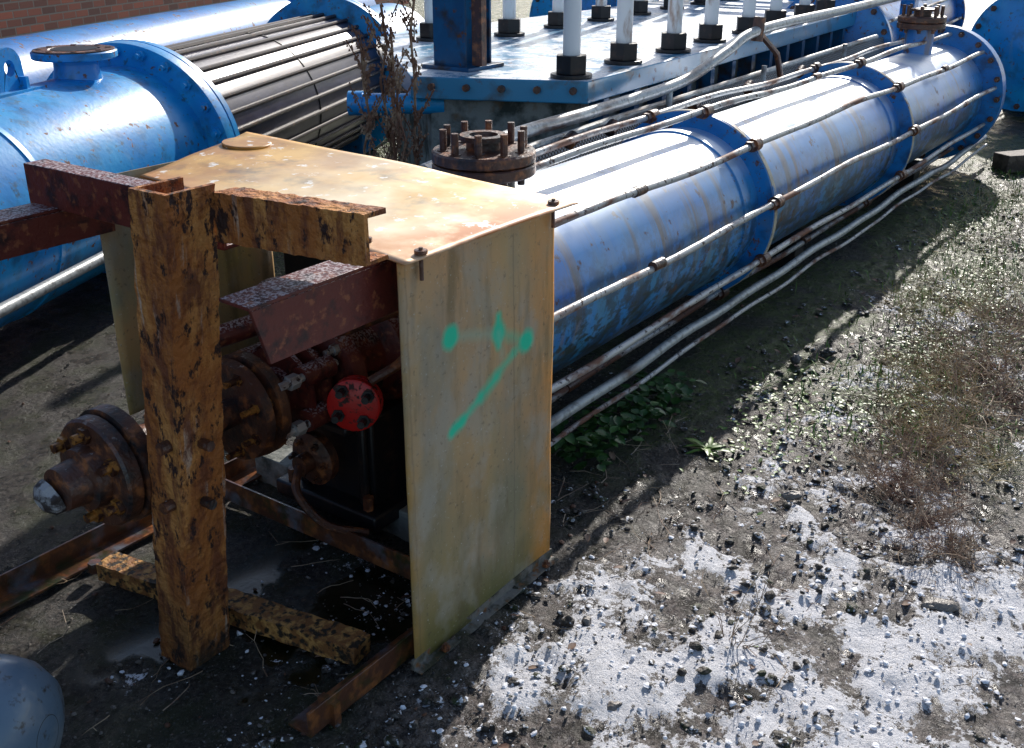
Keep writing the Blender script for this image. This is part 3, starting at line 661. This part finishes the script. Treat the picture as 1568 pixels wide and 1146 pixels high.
ph=(1+5**.5)/2
iv=np.array([(-1,ph,0),(1,ph,0),(-1,-ph,0),(1,-ph,0),(0,-1,ph),(0,1,ph),(0,-1,-ph),(0,1,-ph),(ph,0,-1),(ph,0,1),(-ph,0,-1),(-ph,0,1)])/1.9
fi=np.array([(0,11,5),(0,5,1),(0,1,7),(0,7,10),(0,10,11),(1,5,9),(5,11,4),(11,10,2),(10,7,6),(7,1,8),(3,9,4),(3,4,2),(3,2,6),(3,6,8),(3,8,9),(4,9,5),(2,4,11),(6,2,10),(8,6,7),(9,8,1)])
def lumps(name,n,test,rmin,rmax,m,flat=.6,seed=1,smooth=False,ar=(-.8,7.2),br=(-2.0,.6),pw=3):
    rs=np.random.RandomState(seed); u=rs.rand(n*6)
    x=ar[0]+(ar[1]-ar[0])*u**1.5; y=rs.uniform(br[0],br[1],n*6); k=test(x,y,rs)[:]; x=x[k][:n]; y=y[k][:n]; n=len(x)
    r=rmin+(rmax-rmin)*rs.rand(n)**pw
    V=iv[None]*(1+rs.uniform(-.35,.35,(n,12,1)))*r[:,None,None]*np.array([1,1,flat])*(1+rs.uniform(-.35,.35,(n,1,3)))
    V[:,:,0]+=x[:,None]; V[:,:,1]+=y[:,None]; V[:,:,2]+=(height(x,y)+r*flat*.2)[:,None]
    g=Geo(); g.v=V.reshape(-1,3).tolist(); g.f=(fi[None]+(np.arange(n)*12)[:,None,None]).reshape(-1,3).tolist()
    return obj(name,g,m,None,smooth,angle=60,recalc=False)
soil=mat('soil_clod',(.03,.024,.02),[dict(c=(.03,.045,.012),s=9,lo=.5,hi=.6),dict(c=(.14,.12,.1),s=60,lo=.5,hi=.62),dict(c=(.8,.82,.86),s=70,lo=.55,hi=.6,up=(.3,.7))],rough=.6,bump=.9,bscale=120)
stonem=mat('stone',(.2,.175,.155),[dict(c=(.06,.055,.055),s=10,lo=.45,hi=.6)],rough=.4,bump=.5,bscale=120)
snowm=mat('snow',(.86,.88,.94),[],rough=.6,bump=.5,bscale=150)
lumps('soil_clods',5200,lambda x,y,rs:(fbm(x,y,4,77,4)+.25*(rs.rand(len(x))-.5)>.50)&(y<.2),.003,.018,soil,.55,1,True,pw=3)
lumps('gravel',9000,lambda x,y,rs:(rs.rand(len(x))<.4+.3*zone(x,y)),.0015,.007,stonem,.6,2)
lumps('snow_crumbs',6500,lambda x,y,rs:snowf(x,y)+.7*(rs.rand(len(x))-.5)>.56,.0015,.009,snowm,.55,3,True)
lumps('yard_debris',1400,lambda x,y,rs:rs.rand(len(x))<.5,.002,.010,mat('debris',(.12,.10,.08),[dict(c=(.5,.49,.47),s=3,lo=.6,hi=.62),dict(c=(.1,.04,.02),s=4,lo=.5,hi=.55)],rough=.6),.6,12,False,(-1.2,3),(-.2,2.4))

def stone(c,r,m,name='stone',seed=0):
    b=bmesh.new(); bmesh.ops.create_icosphere(b,subdivisions=4,radius=1)
    for v in b.verts:
        k=1+.35*mnoise.noise(v.co*1.4+Vector((seed,0,0)))+.12*mnoise.noise(v.co*4+Vector((seed,3,0)))
        v.co=Vector((v.co.x*r[0],v.co.y*r[1],v.co.z*r[2]))*k
    me=bpy.data.meshes.new(name); b.to_mesh(me); me.shade_smooth(); me.materials.append(m)
    o=bpy.data.objects.new(name,me); o.location=c; o.rotation_euler=(0,0,seed*2.1); S.collection.objects.link(o)
for i,(c,r) in enumerate([((.36,-.20,.01),(.018,.016,.02)),((.39,-.235,.01),(.014,.012,.016)),((.27,-.80,.01),(.03,.026,.018)),((.98,-.95,.01),(.045,.025,.015)),((.2,-.62,.008),(.03,.02,.012)),((.16,-.45,.008),(.026,.02,.014)),((2.5,-.1,.01),(.03,.02,.015)),((2.35,-.02,.01),(.022,.02,.02)),((.05,-.95,.01),(.04,.02,.012)),((1.3,-.42,.01),(.03,.02,.014)),((-.02,-.15,.008),(.02,.02,.012))]):
    stone(c,r,soil if i%2==0 else stonem,seed=i+1)
def twigs(name,centers,m,n,L_,r,spread,up=.6,seed=1,seg=5,branch=0):
    rs=random.Random(seed); g=Geo()
    for (cx_,cy_,rad) in centers:
        for _ in range(n):
            a=rs.uniform(0,6.283); q=rad*math.sqrt(rs.random()); p=Vector((cx_+q*math.cos(a),cy_+q*math.sin(a),.0))
            d=Vector((rs.gauss(0,spread),rs.gauss(0,spread),rs.uniform(.2,1)*up)).normalized(); l=L_*rs.uniform(.35,1); pts=[p]
            for k in range(seg):
                d=(d+Vector((rs.gauss(0,.22),rs.gauss(0,.22),rs.gauss(-.06,.18)))).normalized(); nx=pts[-1]+d*l/seg; nx.z=max(nx.z,.004); pts.append(nx)
                if branch and rs.random()<branch:
                    e=pts[-1]+(d+Vector((rs.gauss(0,.7),rs.gauss(0,.7),rs.gauss(.1,.4)))).normalized()*l*.25; g.tube([pts[-1],e],r*.6,3)
            g.tube(pts,r,3,rs=[r*(1-.7*k/seg) for k in range(seg+1)])
    return obj(name,g,m,None,False,recalc=False)
drym=mat('dry_stalk',(.22,.13,.09),[dict(c=(.5,.38,.26),s=8,lo=.42,hi=.58)],rough=.6)
strawm=mat('straw',(.52,.42,.22),[dict(c=(.2,.14,.08),s=8,lo=.48,hi=.62)],rough=.6)
greenm=mat('green_leaf',(.08,.18,.02),[dict(c=(.17,.28,.03),s=9,lo=.45,hi=.65),dict(c=(.14,.06,.02),s=14,lo=.58,hi=.68)],rough=.45)
darkleaf=mat('ivy_leaf',(.025,.08,.018),[dict(c=(.07,.16,.03),s=18,lo=.48,hi=.62)],rough=.35)
twigs('dry_heather',[(1.70,-.66,.17),(1.28,-.86,.12),(1.95,-.62,.14),(1.5,-.72,.15)],drym,150,.19,.0015,.7,.8,2,branch=.5)
twigs('dry_bramble',[(2.30,-.78,.2),(2.6,-.68,.18),(3.3,-.62,.2),(2.9,-.6,.25)],drym,190,.32,.002,1.2,.65,3,branch=.3)
twigs('straw_grass',[(3.0,-.55,.3),(3.7,-.45,.35),(2.5,-.5,.2),(4.5,-.35,.4),(5.5,-.2,.4),(2.2,-.6,.2),(3.3,-.3,.25),(1.9,-.75,.2)],strawm,260,.2,.0016,.8,.6,4)
twigs('dead_stems',[(.5,-.575,.02)],drym,7,.28,.0018,.2,1.0,5,branch=.8)
twigs('fallen_twigs',[(1.3,-.3,.5),(.9,-.1,.3),(.5,-.6,.5),(2.2,-.35,.4),(1.2,.15,.35),(-.5,.7,.5),(.1,.4,.5)],drym,22,.2,.0015,1.5,.05,6,branch=.2)
def leaves(name,items,m,seed=1):
    g=Geo()
    for (p,az,tilt,l,w) in items:
        p=Vector(p); d=Vector((math.cos(az)*math.cos(tilt),math.sin(az)*math.cos(tilt),math.sin(tilt))); s_=Vector((-math.sin(az),math.cos(az),0))
        prof=[(0,.06),(.2,.7),(.45,1),(.75,.75),(1,.02)]; V=[]
        for t,k in prof:
            c=p+d*l*t-Vector((0,0,1))*l*.35*t*t
            V+= [c-s_*w*k*.5+Vector((0,0,w*.12)),c,c+s_*w*k*.5+Vector((0,0,w*.12))]
        F=[]
        for i in range(4): F+=[(i*3,i*3+1,i*3+4,i*3+3),(i*3+1,i*3+2,i*3+5,i*3+4)]
        g.add(V,F)
    return obj(name,g,m,None,True,angle=80,recalc=False)
rs=random.Random(4)
leaves('ivy_plant',[((1.05+rs.random()*.75,.14+rs.random()*.2,.01+rs.random()*.1),rs.uniform(0,6.28),rs.uniform(-.2,.7),rs.uniform(.03,.06),rs.uniform(.025,.045)) for _ in range(320)],darkleaf)
leaves('dandelion_plant',[((1.43+rs.gauss(0,.01),-.06+rs.gauss(0,.01),.008),rs.uniform(0,6.28),rs.uniform(.1,.6),rs.uniform(.04,.10),rs.uniform(.012,.022)) for _ in range(26)],greenm)
cl=[]
for cx_,cy_ in [(2.2,-.5),(2.7,-.4),(3.1,-.75),(3.6,-.3),(4.1,-.35),(1.9,-.35),(2.5,-.62),(5,-.1),(1.6,-.2),(2.0,-.1),(2.9,-.35),(3.4,-.5)]:
    for _ in range(130): cl.append(((cx_+rs.gauss(0,.16),cy_+rs.gauss(0,.09),.008),rs.uniform(0,6.28),rs.uniform(0,.6),rs.uniform(.01,.032),rs.uniform(.008,.018)))
leaves('clover_patch',cl+[((.48+rs.gauss(0,.03),-.58+rs.gauss(0,.03),.006),rs.uniform(0,6.28),rs.uniform(0,.6),.02,.012) for _ in range(14)],greenm)
browm=mat('dead_leaf',(.13,.06,.04),[dict(c=(.3,.2,.13),s=12,lo=.5,hi=.65)],rough=.6)
leaves('fallen_leaves',[((rs.uniform(-.6,4),rs.uniform(-1.1,.3),.012),rs.uniform(0,6.28),rs.uniform(-.1,.5),rs.uniform(.015,.045),rs.uniform(.01,.025)) for _ in range(100)],browm)
gr=[]
for _ in range(3200):
    x=rs.uniform(1.7,7); y=-.5+.09*(x-2)+rs.gauss(0,.22); gr.append(((x,y,.0),rs.uniform(0,6.28),rs.uniform(.4,1.4),rs.uniform(.04,.10),.005))
leaves('grass',gr,greenm)
g=Geo(); rr_=random.Random(9)
for bx,by,hh in ((2.02,1.79,1.22),(1.93,1.86,1.12),(2.12,1.74,1.36),(1.98,1.72,1.0),(2.08,1.88,1.3)):
    pts=[(bx,by,0)]
    for k in range(1,9): pts.append((bx+rr_.gauss(0,.015),by+rr_.gauss(0,.015),hh*k/8))
    g.tube(pts,.006,5)
    for k in range(20):
        z=hh*rr_.uniform(.45,1); a=rr_.uniform(0,6.28); l=rr_.uniform(.05,.16); e=Vector((bx+math.cos(a)*l*.6,by+math.sin(a)*l*.6,z+l)); g.tube([(bx,by,z),e],.003,4)
        for j in range(18):
            q=Vector((bx,by,z)).lerp(e,rr_.random())+Vector([rr_.gauss(0,.008) for _ in range(3)]); g.cyl(q,q+Vector((0,0,.011)),.007,.002,seg=4)
obj('dried_dock_plant',g,mat('dock_brown',(.2,.09,.05),[dict(c=(.4,.26,.16),s=10,lo=.5,hi=.62)],rough=.7),None,False)
g=Geo(); g.prism((6.5,.12,.06),(7.6,-.9,.08),[(-.09,-.06),(.09,-.06),(.09,.06),(-.09,.06)],n=10,jit=.006); obj('timber_sleeper',g,mat('old_timber',(.05,.035,.028),[dict(c=(.12,.09,.07),s=14,lo=.5,hi=.6)],rough=.7,bump=.6),None,bevel=.008)

# ---------------------------------------------------------------- light, sky, camera
sd=Vector((.84,.23,.485)).normalized()
w=bpy.data.worlds.new('World'); S.world=w; w.use_nodes=True; N=w.node_tree.nodes
sk=N.new('ShaderNodeTexSky'); sk.sky_type='NISHITA'; sk.sun_disc=False; sk.sun_elevation=math.asin(sd.z); sk.sun_rotation=math.atan2(sd.x,sd.y)
w.node_tree.links.new(sk.outputs[0],N['Background'].inputs[0]); N['Background'].inputs[1].default_value=.14
l=bpy.data.lights.new('sun','SUN'); l.energy=5; l.angle=math.radians(.7); l.color=(1,.94,.86); lo=bpy.data.objects.new('sun',l); lo.rotation_euler=sd.to_track_quat('Z','Y').to_euler(); S.collection.objects.link(lo)
cd=bpy.data.cameras.new('camera'); cd.sensor_width=36; cd.lens=37.03; cd.clip_end=500; co=bpy.data.objects.new('camera',cd); co.location=CAM
p=math.radians(23.5); fw=Vector((.816*math.cos(p),.578*math.cos(p),-math.sin(p))); co.rotation_euler=fw.to_track_quat('-Z','Y').to_euler(); S.collection.objects.link(co); S.camera=co
S.view_settings.view_transform='Standard'; S.view_settings.look='None'; S.view_settings.exposure=0
